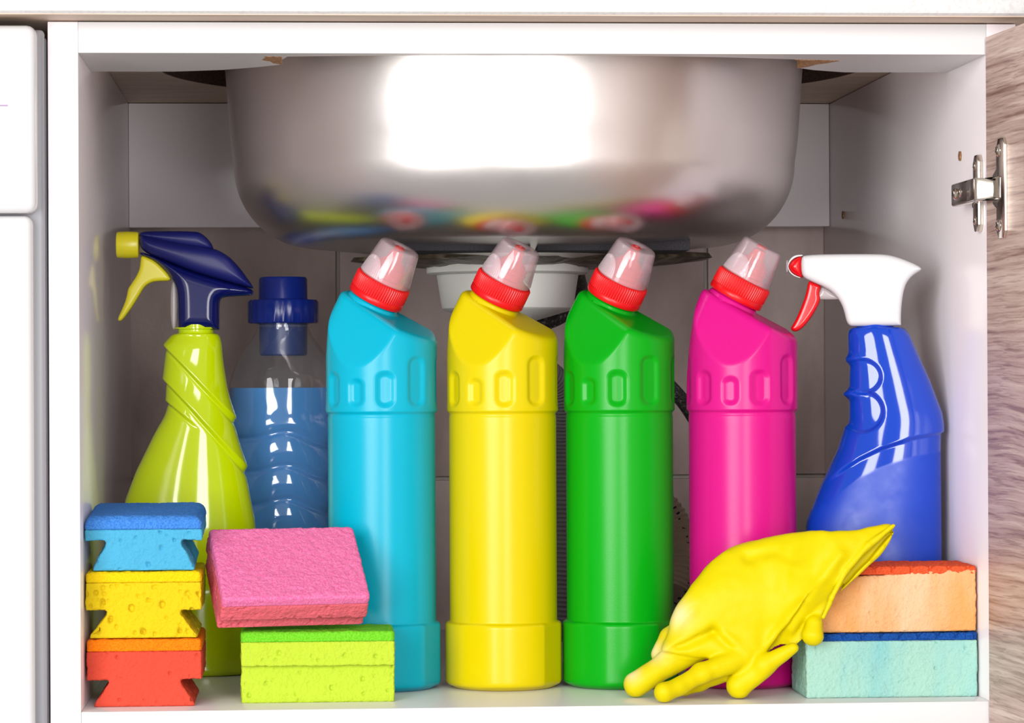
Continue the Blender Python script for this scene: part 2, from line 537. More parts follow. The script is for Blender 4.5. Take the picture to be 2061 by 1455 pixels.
POLY = {
    'lime_hump': [(-40.2, 303.8), (-25.5, 304.1), (-1.5, 303.9), (2.6, 302.4), (6.7, 298.9), (9.6, 295.3), (11.2, 290.9), (3.7, 290.6), (-19.7, 294.2), (-40.2, 299)],
    'lime_shroud': [(-40.1, 301.9), (-32.6, 299.6), (-13.9, 295.5), (11.2, 291.8), (15.4, 290), (21.3, 286.5), (27.1, 280.6), (33, 272.9), (38.2, 265.2), (38.2, 263.9), (21.2, 268.5), (-2.2, 275.3), (-19.8, 282.5), (-39.7, 290.4)],
    'lime_lower': [(-39.7, 290.4), (-19.8, 282.5), (-2.2, 275.3), (21.2, 268.5), (38.2, 263.7), (37.9, 260.5), (35.8, 259.3), (21.2, 258.8), (16.5, 257.9), (14.7, 255.8), (14.5, 245.8), (14.5, 235.8), (14.5, 235.7), (-12.4, 235.8), (-14.1, 237.7), (-14.1, 260.7), (-15.8, 267.7), (-18.7, 273), (-23.3, 278.3), (-29.2, 283.4), (-34.4, 286), (-40, 287.8)],
    'lime_nozzle': [(-55.9, 302.5), (-54.8, 303.1), (-41.3, 303.4), (-40.2, 301.9), (-40.3, 287.2), (-41.1, 285.4), (-54.9, 285.2), (-55.7, 287.2)],
    'lime_trigger': [(-38.8, 287.5), (-34.4, 286), (-29.2, 283.4), (-23.3, 277.8), (-19.8, 273.6), (-18.1, 269.7), (-26.9, 269.5), (-31.6, 268.9), (-35.7, 266.6), (-38, 263.7), (-41, 258.4), (-46.3, 250.2), (-51.6, 243.1), (-53.9, 241.8), (-55.4, 243.1), (-53.3, 247.8), (-50.3, 254.3), (-48.6, 260.2), (-48, 264.3), (-45.6, 267.8), (-42.1, 273.1), (-40, 277.8), (-39.4, 282.5)],
    'lime_tube': [(-19.1, 270.1), (-14.1, 270.1), (-14.3, 236), (-19.1, 236.2)],
    'white_shell': [(-48.1, 281.6), (-45.2, 283.9), (-18.2, 284.1), (3.2, 283.9), (10.4, 283.1), (17.5, 280.9), (24.6, 278), (29.4, 275.6), (31.2, 273.9), (30.3, 272.7), (27, 270.8), (23.6, 268), (20.7, 263.7), (19.3, 258.9), (18.3, 253.2), (17.5, 244.5), (17.5, 237.4), (17.5, 236.7), (16.8, 236.5), (-14.1, 236.1), (-16.5, 236.8), (-18.4, 239.4), (-19.8, 246.1), (-21.7, 251.4), (-24.5, 255.7), (-28.7, 260), (-34.4, 263.1), (-40.6, 265.8), (-45.8, 268.2), (-47.9, 271.5)],
    'white_noz': [(-56.8, 275.8), (-55.7, 278.7), (-53.3, 281.1), (-50.5, 282.5), (-47.1, 283.5), (-47.2, 276.3), (-46.7, 268.2), (-48.2, 268.9), (-51.5, 270.1), (-54.8, 272.5)],
    'white_rim': [(-57.2, 275.8), (-56.6, 279.2), (-54.3, 282.3), (-51.4, 283.8), (-46.7, 284), (-46.9, 283), (-50.5, 282.6), (-53.3, 281.2), (-55.6, 278.7), (-56.6, 275.8), (-54.8, 272.4), (-51.5, 270), (-47.9, 268.8), (-47.9, 268.2), (-52, 269.4), (-55.5, 271.8)],
    'white_tip': [(-58.2, 280.6), (-56.5, 280.6), (-56.6, 272.5), (-58.2, 272.5)],
    'white_trigger': [(-43.4, 267.2), (-39.6, 265.5), (-34.4, 263.1), (-36.4, 259.1), (-35.2, 254.1), (-38.3, 247.6), (-42.6, 240.9), (-47.4, 235.2), (-52.6, 232.4), (-55.8, 234.9), (-53.8, 237.6), (-50.7, 243.4), (-47.3, 251.5), (-44.7, 259.1)],
    'white_piston': [(-34.4, 263.6), (-25.9, 258.1), (-23.1, 254.7), (-23.1, 254), (-38.8, 254.1), (-38.7, 256.2), (-35.9, 260)],
    'glove_body': [(367.1, 42.3), (368, 50.2), (371.6, 57.2), (378.7, 67.7), (385.9, 77.3), (400.2, 92.2), (412.6, 97.8), (434.9, 102), (448.3, 105.4), (457.2, 106.9), (470.6, 106.1), (488.5, 107.8), (505.5, 110.5), (507.7, 108.1), (506.8, 104.5), (501.8, 96.6), (496.4, 88.7), (488.3, 81.7), (478.4, 72.9), (469.5, 65.1), (464.1, 58), (460.5, 51), (455.1, 44), (448.8, 37), (443.4, 32.6), (439, 34.9), (431.9, 31.9), (424.7, 24.9), (412.2, 21.5), (394.5, 26.1), (381.2, 26.2), (367.9, 29), (361.7, 30), (361.7, 33.5)],
    'glove_slit': [(507, 108.4), (501, 104.6), (489.3, 94), (478.5, 82.2), (469.5, 69.5), (465, 59.8), (472.2, 68.6), (483.8, 81.3), (495.5, 92.7), (506.3, 105)],
    'g_index': [(387.4, 33.2), (366.1, 22), (346.6, 10.8)],
    'g_back': [(382.2, 48.3), (370.6, 37.8), (362.1, 27.3)],
    'g_middle': [(412.3, 25.9), (385.6, 17.4), (370.5, 9.6), (360.7, 3.6)],
    'g_fold': [(408.7, 19.8), (385.5, 10.3), (376.7, 7.4)],
    'g_right': [(443.4, 32.6), (425.6, 21.3), (410.4, 7.4)],
    'g_thumb': [(456.9, 47.5), (455.5, 41.3)],
    'g_gi': [(361.7, 28.7), (378.6, 36), (394.6, 43.3)],
    'g_gm': [(421.1, 23.6), (403.4, 27.3), (383.8, 24.5), (370.5, 16.7)],
    'g_ri': [(396.4, 44.6), (403.4, 38.3), (410.5, 31.2)],
    'g_bead': [(505.5, 109.7), (489.3, 97.6), (474.9, 82.2), (465.9, 65.1), (460.5, 52.8)],
    'g_r1': [(448.1, 61.7), (432.8, 41.6), (424.7, 25.8)],
    'g_r2': [(471.4, 92.4), (457, 72.2), (442.6, 44.1)],
    'g_g1': [(417, 89.4), (434.9, 91.9), (444.6, 88.3)],
    'g_g2': [(394.6, 43.7), (401.7, 35.7), (410.5, 30.3)],
    'g_g3': [(380.5, 55.3), (370.7, 45.7)],
    'g_r4': [(430.4, 88.4), (457, 77.5)],
    'g_r5': [(443.4, 32.6), (450.6, 47.6), (464.1, 61.6)],
    'g_wl': [(371.6, 53.7)],
    'g_wl2': [(357.3, 30)],
    'g_wl3': [(343.1, 16.1)]}

# ================================================================== SETTING: wall behind, cabinet, worktop, appliance
WI = 564.0     # inner width of the cabinet
wall = struct(obj('wall_back', box((-760, 626, -60), (1260, 700, 620), 0), GROUT))
wall['label'] = 'grey stone tiled kitchen wall behind the open cabinet'
tile_me = {}
for ix, (x0, x1) in enumerate(((-735, -437), (-434, -136), (-133, 165), (168, 466), (469, 767), (770, 1068))):
    for iz, (z0, z1) in enumerate(((-58, 120), (123, 421), (424, 618))):
        key = (iz,)
        if key not in tile_me:
            tile_me[key] = box((0, 0, 0), (298, 8, z1-z0), 0.8)
        obj('tile', tile_me[key], TILE, wall, (x0, 620, z0))

cab = thing('sink_cabinet', 'open white kitchen cabinet under the sink with a wood-grain door', 'cabinet', (0, 0, -18))
def cpart(name, me, m):
    return obj(name, me, m, cab, (0, 0, 18))
HT, HR = 423.8, 404.1      # underside of the worktop, underside of the front rail
cpart('side_panel', box((-18.6, 0, -140), (0, 612, HT-0.6), 0.5), WHITE_IN)
cpart('side_panel', box((WI, 0, -140), (WI+18.6, 612, HT-0.6), 0.5), WHITE_IN)
cpart('bottom_panel', box((0.1, 0, -18), (WI-0.1, 604, 0), 0.5), WHITE)
# front rail with the saw cut for the sink
rail_plan = [(0.1, 0), (WI-0.1, 0), (WI-0.1, 118), (495, 118), (472, 103), (459, 88), (462, 44), (449, 33), (400, 20), (350, 13.5), (300, 10.5), (267, 9.5), (220, 11.5), (165, 16), (128, 21), (124, 44), (124.5, 71), (110, 88), (86, 108), (54, 120), (0.1, 121)]
cpart('front_rail', prism(rail_plan, HR, HT-0.8, 0.0), EDGE)
cpart('chipped_edge', prism([(114, 20), (124.4, 22), (124.4, 69), (119, 60), (117, 48), (112, 40), (114, 30)], HR-0.4, HR+19, 0), CHIP)
cpart('chipped_edge', prism([(458.7, 88.4), (461.7, 44), (448.6, 33.2), (478, 39), (471, 56), (467, 62), (464, 78)], HR-0.4, HR+19, 0), CHIP)
cpart('back_rail', box((0.1, 586, 324.3), (WI-0.1, 604, HT-0.5), 0.5), WHITE_IN)
# little cam and screw holes in the panels
for (x, y, z) in ((WI-0.2, 78, 346), (WI-0.2, 520, 330)):
    cpart('screw_hole', lathe([(0.01, 0), (3.1, 0), (3.1, 1)], 20, cap1=True), CHIP)
    o = COL.objects[-1]
    o.location = (x*MM, y*MM, (z+18)*MM)
    o.rotation_euler = (0, -math.pi/2, 0)

# door, open a little past a right angle
door = obj('door', box((0, -560, -150), (18, 0, HT-9), 1.0), WOOD, cab, (WI-1.2, -2.0, 18), (0, 0, math.radians(4.0)))
# concealed hinge
hz = 318.5
hinge = cpart('hinge', box((WI-12.5, -18, hz-7), (WI-6, 50, hz+7.5), 1.6, 3), CHROME)
def sub(name, me, m, loc=(0, 0, 0), rot=(0, 0, 0)):
    return obj(name, me, m, hinge, loc, rot)
sub('hinge_arm', prism([(WI-12.7, 2), (WI-12.7, -19), (WI-11.4, -21), (WI+2.0, -25.5), (WI+2.6, -40), (WI-1.0, -40), (WI-1.4, -20), (WI-2.4, 2)][::-1], hz-6.5, hz+7.0, 0.8), CHROME)
def wing_plate(h0, h1, y0, y1, t, waist):
    pts = []
    zc = (h0+h1)/2
    out = [(y0, h0+4), (y0+3, h0), (y1-4, h0), (y1, h0+5), (y1, h0+18), (y1+waist, zc-9), (y1+waist, zc+9), (y1, h1-18), (y1, h1-5), (y1-4, h1), (y0+3, h1), (y0, h1-4)]
    bm = bmesh.new()
    a = [bm.verts.new((0, y, z)) for y, z in out]
    f = bm.faces.new(a)
    r = bmesh.ops.extrude_face_region(bm, geom=[f])
    for v in r['geom']:
        if isinstance(v, bmesh.types.BMVert):
            v.co.x = -t
    bmesh.ops.bevel(bm, geom=bm.edges[:], offset=0.7, segments=2, affect='EDGES', profile=0.5)
    return from_bm(bm, 35)
sub('mounting_plate', wing_plate(hz-24.5, hz+24, 11, 26, 3.4, 3), CHROME, (WI-0.1, 0, 0))
cup = sub('cup_plate', wing_plate(hz-31, hz+30.5, -47, -29, 3.6, 8), CHROME, (WI+0.4, -1, 0))
cup.rotation_euler = (0, 0, math.radians(4.0))
screw_me = lathe([(0.01, 1.6), (1.5, 1.7), (3.0, 1.2), (3.9, 0.4), (4.1, 0)], 24)
cross_me = box((-2.2, -0.35, 1.3), (2.2, 0.35, 1.95), 0)
def screw(x, y, z, s=1.0):
    a = sub('screw', screw_me, CHROME, (x, y, z), (0, -math.pi/2, 0))
    a.scale = (s, s, s)
    for q in (0.4, 0.4+math.pi/2):
        c = sub('screw_slot', cross_me, DARK, (x, y, z), (0, -math.pi/2, 0))
        c.rotation_euler = (Matrix.Rotation(-math.pi/2, 3, 'Y') @ Matrix.Rotation(q, 3, 'Z')).to_euler()
        c.scale = (s, s, s)
screw(WI-0.6, -36, hz+23); screw(WI-0.6, -36, hz-23)
screw(WI-3.3, 19, hz+17, 0.75); screw(WI-3.3, 19, hz-17.5, 0.75)
screw(WI-12.4, 38, hz+0.5, 0.95); screw(WI-12.4, 22, hz+0.5, 0.7)

# worktop with the round cut-out for the sink
def worktop_mesh():
    cx, cy, R = 288, 305, 252
    X0, X1, Y0, Y1 = -760, 1260, -37, 619.5
    n = 144
    out, inn = [], []
    corners = [(X0, Y0), (X1, Y0), (X1, Y1), (X0, Y1)]
    angs = sorted(list(np.linspace(-math.pi, math.pi, n, endpoint=False))+[math.atan2(b-cy, a-cx) for a, b in corners])
    for a in angs:
        dx, dy = math.cos(a), math.sin(a)
        t = min((((X1 if dx > 0 else X0)-cx)/dx) if abs(dx) > 1e-9 else 1e9, (((Y1 if dy > 0 else Y0)-cy)/dy) if abs(dy) > 1e-9 else 1e9)
        out.append((cx+dx*t, cy+dy*t)); inn.append((cx+dx*R, cy+dy*R))
    return out, inn
wo, wi = worktop_mesh()
def ringmesh(levels):
    rings = np.array([[(x, y, z) for x, y in pts] for pts, z in levels])
    V, F = loft(np.concatenate([rings, rings[:1]]), False, False)
    return new_mesh('ring', V, F, True, 30)
def inset(pts, d):
    return [(min(max(x, -760+d), 1260-d), max(y, -37+d)) for x, y in pts]
top = tag(thing('worktop', '', ''), 'white stone-look worktop edge running above the cabinet', 'worktop')
top.location = (0, 0, HT*MM)
obj('slab', ringmesh([(inset(wo, 3), 0.6), (inset(wo, 0.8), 2), (wo, 5), (wo, 38), (wi, 38), (wi, 0.6)]), STONE, top)
obj('underside', ringmesh([(inset(wo, 3.2), 0.0), (inset(wo, 3.2), 1.0), (wi, 1.0), (wi, 0.0)]), UNDER, top)
obj('cutout_edge', ringmesh([([(288+(x-288)*0.9985, 305+(y-305)*0.9985) for x, y in wi], 0.2), ([(288+(x-288)*0.9985, 305+(y-305)*0.9985) for x, y in wi], 30), ([(288+(x-288)*0.992, 305+(y-305)*0.992) for x, y in wi], 30), ([(288+(x-288)*0.992, 305+(y-305)*0.992) for x, y in wi], 0.2)]), CHIPD, top)

# white appliance next to the cabinet
app = thing('dishwasher', 'white appliance front with grey side strip left of the cabinet', 'appliance', (-320, 0, -140))
def apart(name, me, m):
    return obj(name, me, m, app, (320, 0, 140))
apart('body', box((-620, 4, -138), (-19.6, 600, 414), 2), APPG)
apart('side_strip', box((-60, -7, -138), (-20.4, 4, 417.5), 2.5, 3), APPG)
up_ = apart('control_panel', box((-620, -27, 304.6), (-23.6, -7, 418.4), 6, 4), APPW)
apart('lower_panel', box((-620, -22, -138), (-26.6, -7, 303.2), 5, 4), APPW)
obj('printed_mark', box((-60, -27.3, 369), (-40.5, -26.9, 369.8), 0), MARK, up_)

# ================================================================== SINK
sink = thing('kitchen_sink', 'stainless steel sink basin hanging through the worktop', 'sink', (286, 272, HT))
def superell(a, b, n, N):
    th = np.linspace(0, 2*np.pi, N, endpoint=False)
    c, s = np.cos(th), np.sin(th)
    r = (np.abs(c/a)**n+np.abs(s/b)**n)**(-1/n)
    return r*c, r*s
prof = [(1.45, 38.3), (1.46, 39.2), (1.44, 40.2), (1.06, 39.6), (1.02, 36), (1.004, 26), (1.003, 0), (0.997, -14), (0.985, -50), (0.98, -60), (0.972, -72)]
for a in np.linspace(0.06, 1, 22):
    t = a*math.pi/2
    prof.append((0.972-0.265*(1-math.cos(t))*1.0, -72-56*math.sin(t)))
prof += [(0.55, -131.5), (0.4, -134.5), (0.28, -138), (0.2, -140.5), (0.12, -141)]
rings = []
for k, z in prof:
    x, y = superell(202*k, 198*k, 2.22 if k > 0.3 else 2.0, 200)
    rings.append(np.stack([x, y, np.full(200, z)], -1))
V, F = loft(rings, False, True)
obj('basin', new_mesh('basin', V, F, True), STEEL, sink)
# sound-deadening pads and tape residue stuck under the bowl
for x0, x1 in ((-87.5, 4), (8.5, 112)):
    pl = [(x0, -98), (x1, -98), (x1, -20), (x0, -20)]
    obj('sound_pad', box((x0, -104, -135.2), (x1, -40, -127.0), 0.8), BLACKPAD, sink)
def residue():
    n = 40
    th = np.linspace(0, 2*np.pi, n, endpoint=False)
    rr = 1+0.10*np.sin(3*th+1)+0.07*np.sin(7*th)+0.05*np.sin(13*th+2)
    lev = [(0.98, -133.5), (1.0, -136.5), (0.8, -141.5), (0.5, -143.5), (0.3, -144)]
    R_ = [np.stack([118*k*rr*np.cos(th)+8, 62*k*rr*np.sin(th)+4, z+1.4*np.sin(5*th+k*9)*k], -1) for k, z in lev]
    v, f = loft(R_, True, True)
    return new_mesh('residue', v, f, True, 30)
obj('tape_residue', residue(), TAPE, sink)
drain = obj('drain_fitting', lathe([(18, -139), (56.5, -139.6), (57.5, -141), (57.2, -146.5), (55.5, -147.5), (50.2, -148), (46.5, -171.5), (45, -173), (14, -182), (13.5, -195)], 72, cap1=True, sharp=35), PLASTW, sink, (-4, 10, 0))
obj('lock_nut', lathe([(13.6, -183), (19, -184), (19, -194), (13.6, -195)], 40, mod=lambda th, k: 0.8*np.sign(np.sin(12*th))), PLASTW, drain)

# ================================================================== HOSES at the back
def hose(name, label, pts, r, m, n=260, rib=None, seg=20):
    P = smooth_path(pts, n)
    rad = np.full(n, r, float)
    if rib:
        s = np.concatenate([[0], np.cumsum(np.linalg.norm(np.diff(P, axis=0), axis=1))])
        rad = r*(1+rib[1]*np.cos(2*np.pi*s/rib[0]))
    return tag(obj(name, tube(P, rad, seg), m), label, 'hose')
hose('drain_hose', 'grey corrugated drain hose hanging behind the yellow bottle', [(284, 300, 228), (300, 306, 214), (322, 330, 196), (327, 350, 160), (327, 352, 110), (325, 352, 60), (318, 356, 16), (290, 370, 12)], 10.0, HOSEG, 640, (3.2, 0.07), 24)
hose('braided_water_hose', 'dark braided water hose curving below the white drain cup', [(352, 556, 400), (352, 550, 330), (351, 490, 284), (347, 425, 268), (337, 404, 253), (316, 402, 243), (292, 410, 246), (270, 430, 262), (262, 500, 280)], 5.0, BRAID, 160)
hose('braided_supply_hose', 'dark braided supply hose slanting behind the green and pink bottles', [(366, 450, 262), (370, 425, 238), (385, 412, 218), (408, 408, 200), (428, 408, 176), (446, 412, 140), (452, 420, 80), (452, 430, 12)], 5.5, BRAID, 180)
coil_pts = [(370+54*math.cos(a), 440+10*math.sin(2*a)+a*5, 68+54*math.sin(a)) for a in np.linspace(-0.5, 2*math.pi-0.2, 26)]
coil = hose('ribbed_hose_coil', 'beige ribbed hose coil with black print behind the green bottle', coil_pts, 13.0, HOSEB, 900, (4.0, 0.045), 28)
for k in range(16):
    a = -0.75+0.1*k+random.uniform(-0.02, 0.02)
    rad = 54+random.uniform(2, 8)
    w = random.uniform(1.2, 2.6)
    p = Vector((370+rad*math.cos(a), 440+10*math.sin(2*a)+(a % (2*math.pi))*0+a*5-13.3+abs(rad-54)*0.25, 68+rad*math.sin(a)))
    b_ = obj('printed_mark', box((-w, -0.5, -0.7), (w, 0.5, 0.7), 0.2, 1), INK, coil, p, (0, -a+random.uniform(-0.9, 0.9), 0))

# ================================================================== FOUR ANGLE-NECK CLEANER BOTTLES
TAU = math.radians(29.0)
NX = np.array([math.sin(TAU), 0, math.cos(TAU)])         # shoulder normal / neck axis
SH0 = 249.0                                              # shoulder height on the bottle axis
def smoothstep(a, b, x):
    t = np.clip((x-a)/(b-a), 0, 1)
    return t*t*(3-2*t)
def cleaner_field(x, y, z):
    rho = np.hypot(x, y)
    th = np.arctan2(y, x)
    # radius along the height: base, lower body, ledge, upper body
    R = 35.3+1.3*smoothstep(180.0, 182.2, z)-0.35*np.exp(-((z-179.2)/1.2)**2)
    f = rho-R
    # wide foot with flats on both ends
    foot = np.maximum(rho-38.2, np.abs(x)-36.6)
    foot = smax(foot, z-43.5, 3.0)
    foot = smax(foot, 8-z-8, 6.0)
    foot = smax(foot, np.abs(y)-37.4, 2)
    f = smin(f, foot, 1.2)
    # pressed-in windows round the upper body, mirrored front and back
    fr = np.abs(np.abs(th)-math.pi/2)*36.6
    dep = 0
    for u0, w, z0, z1, d in ((0, 5.0, 185.5, 203, 2.0), (20.0, 6.0, 185, 207.5, 2.1), (42.5, 6.6, 185, 217.5, 1.9)):
        rc = w-0.6
        qx, qz = np.abs(fr-u0)-(w-rc), np.abs(z-(z0+z1)/2)-((z1-z0)/2-rc)
        sd = np.hypot(np.maximum(qx, 0), np.maximum(qz, 0))+np.minimum(np.maximum(qx, qz), 0)-rc
        dep = dep+d*smoothstep(1.3, -3.0, sd)
    f = f+dep
    # slanted thumb panels, front and back
    be = math.radians(23)
    f = smax(f, (np.abs(y)-36.6)*math.cos(be)+(z-211)*math.sin(be), 0.8)
    # back of the bottle leans in towards the neck
    f = smax(f, -(x+36.2)*math.cos(0.31)+(z-227)*math.sin(0.31), 11)
    # shoulder
    f = smax(f, x*NX[0]+(z-SH0)*NX[2], 4.0)
    # underside
    f = smax(f, -z, 5.0)
    return f
def cleaner_body():
    n = 216
    th = np.linspace(0, 2*np.pi, n, endpoint=False)
    C, S_ = np.cos(th), np.sin(th)
    zs = np.concatenate([np.linspace(0.15, 8, 14), np.linspace(9, 40, 12), np.linspace(40.7, 47, 16), np.linspace(52, 176, 18), np.linspace(177, 184, 24), np.linspace(184.6, 204, 46)])
    frames = [(np.array([0, 0, z]), np.array([1.0, 0, 0]), np.array([0, 0, 1.0])) for z in zs]
    zf = 204.5
    xp = (SH0-zf)/math.tan(TAU)
    for a in np.linspace(0, 1, 74)[1:]:
        a = a*TAU*0.985
        frames.append((np.array([0, 0, zf+xp*math.tan(a)]), np.array([math.cos(a), 0, -math.sin(a)]), None))
    rings = []
    for c, e1, _ in frames:
        d = C[:, None]*e1+S_[:, None]*np.array([0, 1.0, 0])
        lo = np.zeros(n); hi = np.full(n, 60.0)
        for _ in range(30):
            mid = (lo+hi)/2
            p = c+mid[:, None]*d
            v = cleaner_field(p[:, 0], p[:, 1], p[:, 2])
            lo = np.where(v < 0, mid, lo); hi = np.where(v < 0, hi, mid)
        rings.append(c+lo[:, None]*d)
    last = rings[-1]
    cen = np.array([-6.2, 0, SH0+6.2*math.tan(TAU)])
    e1 = np.array([math.cos(TAU), 0, -math.sin(TAU)]); e2 = np.array([0, 1.0, 0])
    rel = last-cen
    u, v = rel@e1, rel@e2
    ang = np.arctan2(v, u)
    for t in np.linspace(0, 1, 14)[1:]:
        uu = u*(1-t)+17.6*np.cos(ang)*t
        vv = v*(1-t)+17.6*np.sin(ang)*t
        base = cen+uu[:, None]*e1+vv[:, None]*e2
        lo = np.full(n, -14.0); hi = np.full(n, 3.0)
        for _ in range(24):
            mid = (lo+hi)/2
            p = base+mid[:, None]*NX
            val = cleaner_field(p[:, 0], p[:, 1], p[:, 2])
            lo = np.where(val < 0, mid, lo); hi = np.where(val < 0, hi, mid)
        rings.append(base+lo[:, None]*NX)
    for r, hgt in ((17.3, 0.3), (17.0, 1.6), (16.6, 2.3), (16.0, 2.6), (15.2, 3.0), (15.0, 9.0)):
        rings.append(cen+r*np.cos(ang)[:, None]*e1+r*np.sin(ang)[:, None]*e2+hgt*NX)
    V, F = loft(rings, True, True)
    return new_mesh('cleaner_body', V, F, True), cen
body_me, neck_c = cleaner_body()
def ribmod(amp, cnt, ks):
    return lambda th, k: (amp*np.cos(cnt*th) if k in ks else 0*th)
collar_me = lathe([(14.2, 0.2), (18.2, 0), (18.7, 0.8), (18.7, 4.0), (18.2, 4.4), (18.35, 5.0), (18.35, 13.6), (17.9, 14.6), (17.0, 15.0), (10, 15.0)], 540, sharp=60, mod=ribmod(0.42, 68, (5, 6)))
nozzle_me = lathe([(13.5, 15.0), (13.2, 17.0), (11.2, 17.4), (11.0, 20.5), (11.6, 20.9), (11.6, 21.7), (10.9, 22.1), (10.9, 23.4), (11.3, 23.8), (11.3, 24.5), (10.2, 25.0), (8.2, 27.6), (5.4, 30.0), (4.6, 33.5), (4.3, 35.6), (2.6, 36.6)], 48, cap1=True, sharp=35)
ocap = [(17.1, 15.1), (17.3, 15.6), (16.9, 19), (16.0, 25.5), (14.9, 32), (13.9, 37.6), (13.2, 39.0), (12.0, 39.6), (6.0, 39.8), (4.2, 39.2), (2.5, 38.6), (0.3, 38.5)]
icap = [(0.3, 37.6), (11.8, 38.6), (13.0, 37.2), (15.1, 25.5), (16.3, 15.6), (17.1, 15.1)]
overcap_me = lathe(ocap+icap, 72, sharp=45)
button_me = lathe([(3.6, 37.0), (3.6, 38.4), (3.0, 38.9), (1.8, 38.9), (1.4, 37.8), (0.2, 37.8)], 32, sharp=40)
def grip_mesh():
    """rounded finger tab with fine ribs on the side of the overcap"""
    nu, nv = 61, 22
    rings = []
    for side in (0.42, -0.05):
        for j in range(nv):
            v = j/(nv-1)
            z = 16.0+13.5*v
            half = 0.62*math.sqrt(max(1-(v**2.2), 0.0))+0.004
            R = 17.25-(z-15.6)*0.165
            row = []
            for i in range(nu):
                u = -1+2*i/(nu-1)
                rr = R+side+(0.13*math.cos(i*math.pi*0.5) if side > 0 else 0)
                a = u*half
                row.append((rr*math.cos(a), rr*math.sin(a), z))
            rings.append(row)
    A = np.array(rings[:nv]); B_ = np.array(rings[nv:])[::-1]
    V, F = loft(np.concatenate([A, B_]), False, False, closed=False)
    return new_mesh('grip', V, F, True, 60)
grip_me = grip_mesh()
def cleaner(label, m, x, y, rot):
    t = thing('cleaner_bottle', label, 'bottle', (x, y, 0), (0, 0, math.radians(rot)), 'angle-neck cleaner bottles in a row')
    obj('body', body_me, m, t)
    at = tuple(neck_c+NX*3.4)
    rr = (0, TAU, 0)
    col = obj('collar', collar_me, RED, t, at, rr)
    obj('nozzle', nozzle_me, RED, t, at, rr)
    oc = obj('overcap', overcap_me, CAPCLEAR, t, at, rr)
    for a in (-115, 65):
        obj('grip', grip_me, GRIPCLEAR, oc, (0, 0, 0), (0, 0, math.radians(a)))
    obj('button', button_me, RED, oc)
    return t
cleaner('cyan cleaner bottle with red collar and clear cap, leftmost of four', CYAN, 188.4, 130, -29)
cleaner('yellow cleaner bottle with red collar and clear slanted cap', YELLOW, 268.0, 128, -33)
cleaner('green cleaner bottle with red collar and clear slanted cap', GREEN, 345.3, 128, -39)
cleaner('pink cleaner bottle with red collar, behind the rubber glove', PINK, 426.2, 122, -20)

# ================================================================== SPRAY BOTTLES
def interp(tab, z):
    tab = np.array(sorted(tab))
    return np.interp(z, tab[:, 0], tab[:, 1])
def smooth_interp(tab, z, w):
    tab = np.array(sorted(tab))
    zz = np.linspace(tab[0, 0], tab[-1, 0], 800)
    v = np.interp(zz, tab[:, 0], tab[:, 1])
    k = np.exp(-0.5*(np.linspace(-3, 3, 121))**2); k /= k.sum()
    step = zz[1]-zz[0]
    m = max(1, int(w/step)*3)
    kk = np.exp(-0.5*(np.linspace(-3, 3, 2*m+1))**2); kk /= kk.sum()
    vp = np.concatenate([2*v[0]-v[1:m+1][::-1], v, 2*v[-1]-v[-m-1:-1][::-1]])
    vs2 = np.convolve(vp, kk, 'valid')
    return np.interp(z, zz, vs2)
def flat_bottle(left, right, half, zs, disp, n=220, expo=2.25, w=3.0, wtop=None):
    th = np.linspace(0, 2*np.pi, n, endpoint=False)
    c, s = np.cos(th), np.sin(th)
    r = (np.abs(c)**expo+np.abs(s)**expo)**(-1/expo)
    L, R, H = smooth_interp(left, zs, w), smooth_interp(right, zs, w), smooth_interp(half, zs, w)
    mid, hw = (L+R)/2, (R-L)/2
    P = np.zeros((len(zs), n, 3))
    P[..., 0] = mid[:, None]+hw[:, None]*(r*c)
    P[..., 1] = H[:, None]*(r*s)
    P[..., 2] = zs[:, None]
    dz = np.gradient(P, axis=0); dt = (np.roll(P, -1, 1)-np.roll(P, 1, 1))
    N = np.cross(dt, dz); N /= np.maximum(np.linalg.norm(N, axis=2, keepdims=True), 1e-9)
    P = P+N*disp(P)[..., None]
    P[..., 2] = np.maximum(P[..., 2], 0)
    return P
def close_bottom(P, r=5.0):
    """round the foot in"""
    c = P[0].mean(0)
    out = []
    for t in np.linspace(0, 1, 7)[:-1]:
        a = (1-t)*math.pi/2
        k = 1-(r*(1-math.cos(a)))/32.0
        q = P[0].copy()
        q[:, :2] = c[:2]+(q[:, :2]-c[:2])*k
        q[:, 2] = r*(1-math.sin(a))
        out.append(q)
    return np.concatenate([np.array(out), P])
def line_side(P, a, b):
    """signed distance above the line a->b in the x,z plane, and position along it 0..1"""
    a, b = np.array(a, float), np.array(b, float)
    d = b-a; L = np.hypot(*d); d /= L
    rx, rz = P[..., 0]-a[0], P[..., 2]-a[1]
    return (-d[1]*rx+d[0]*rz), (d[0]*rx+d[1]*rz)/L

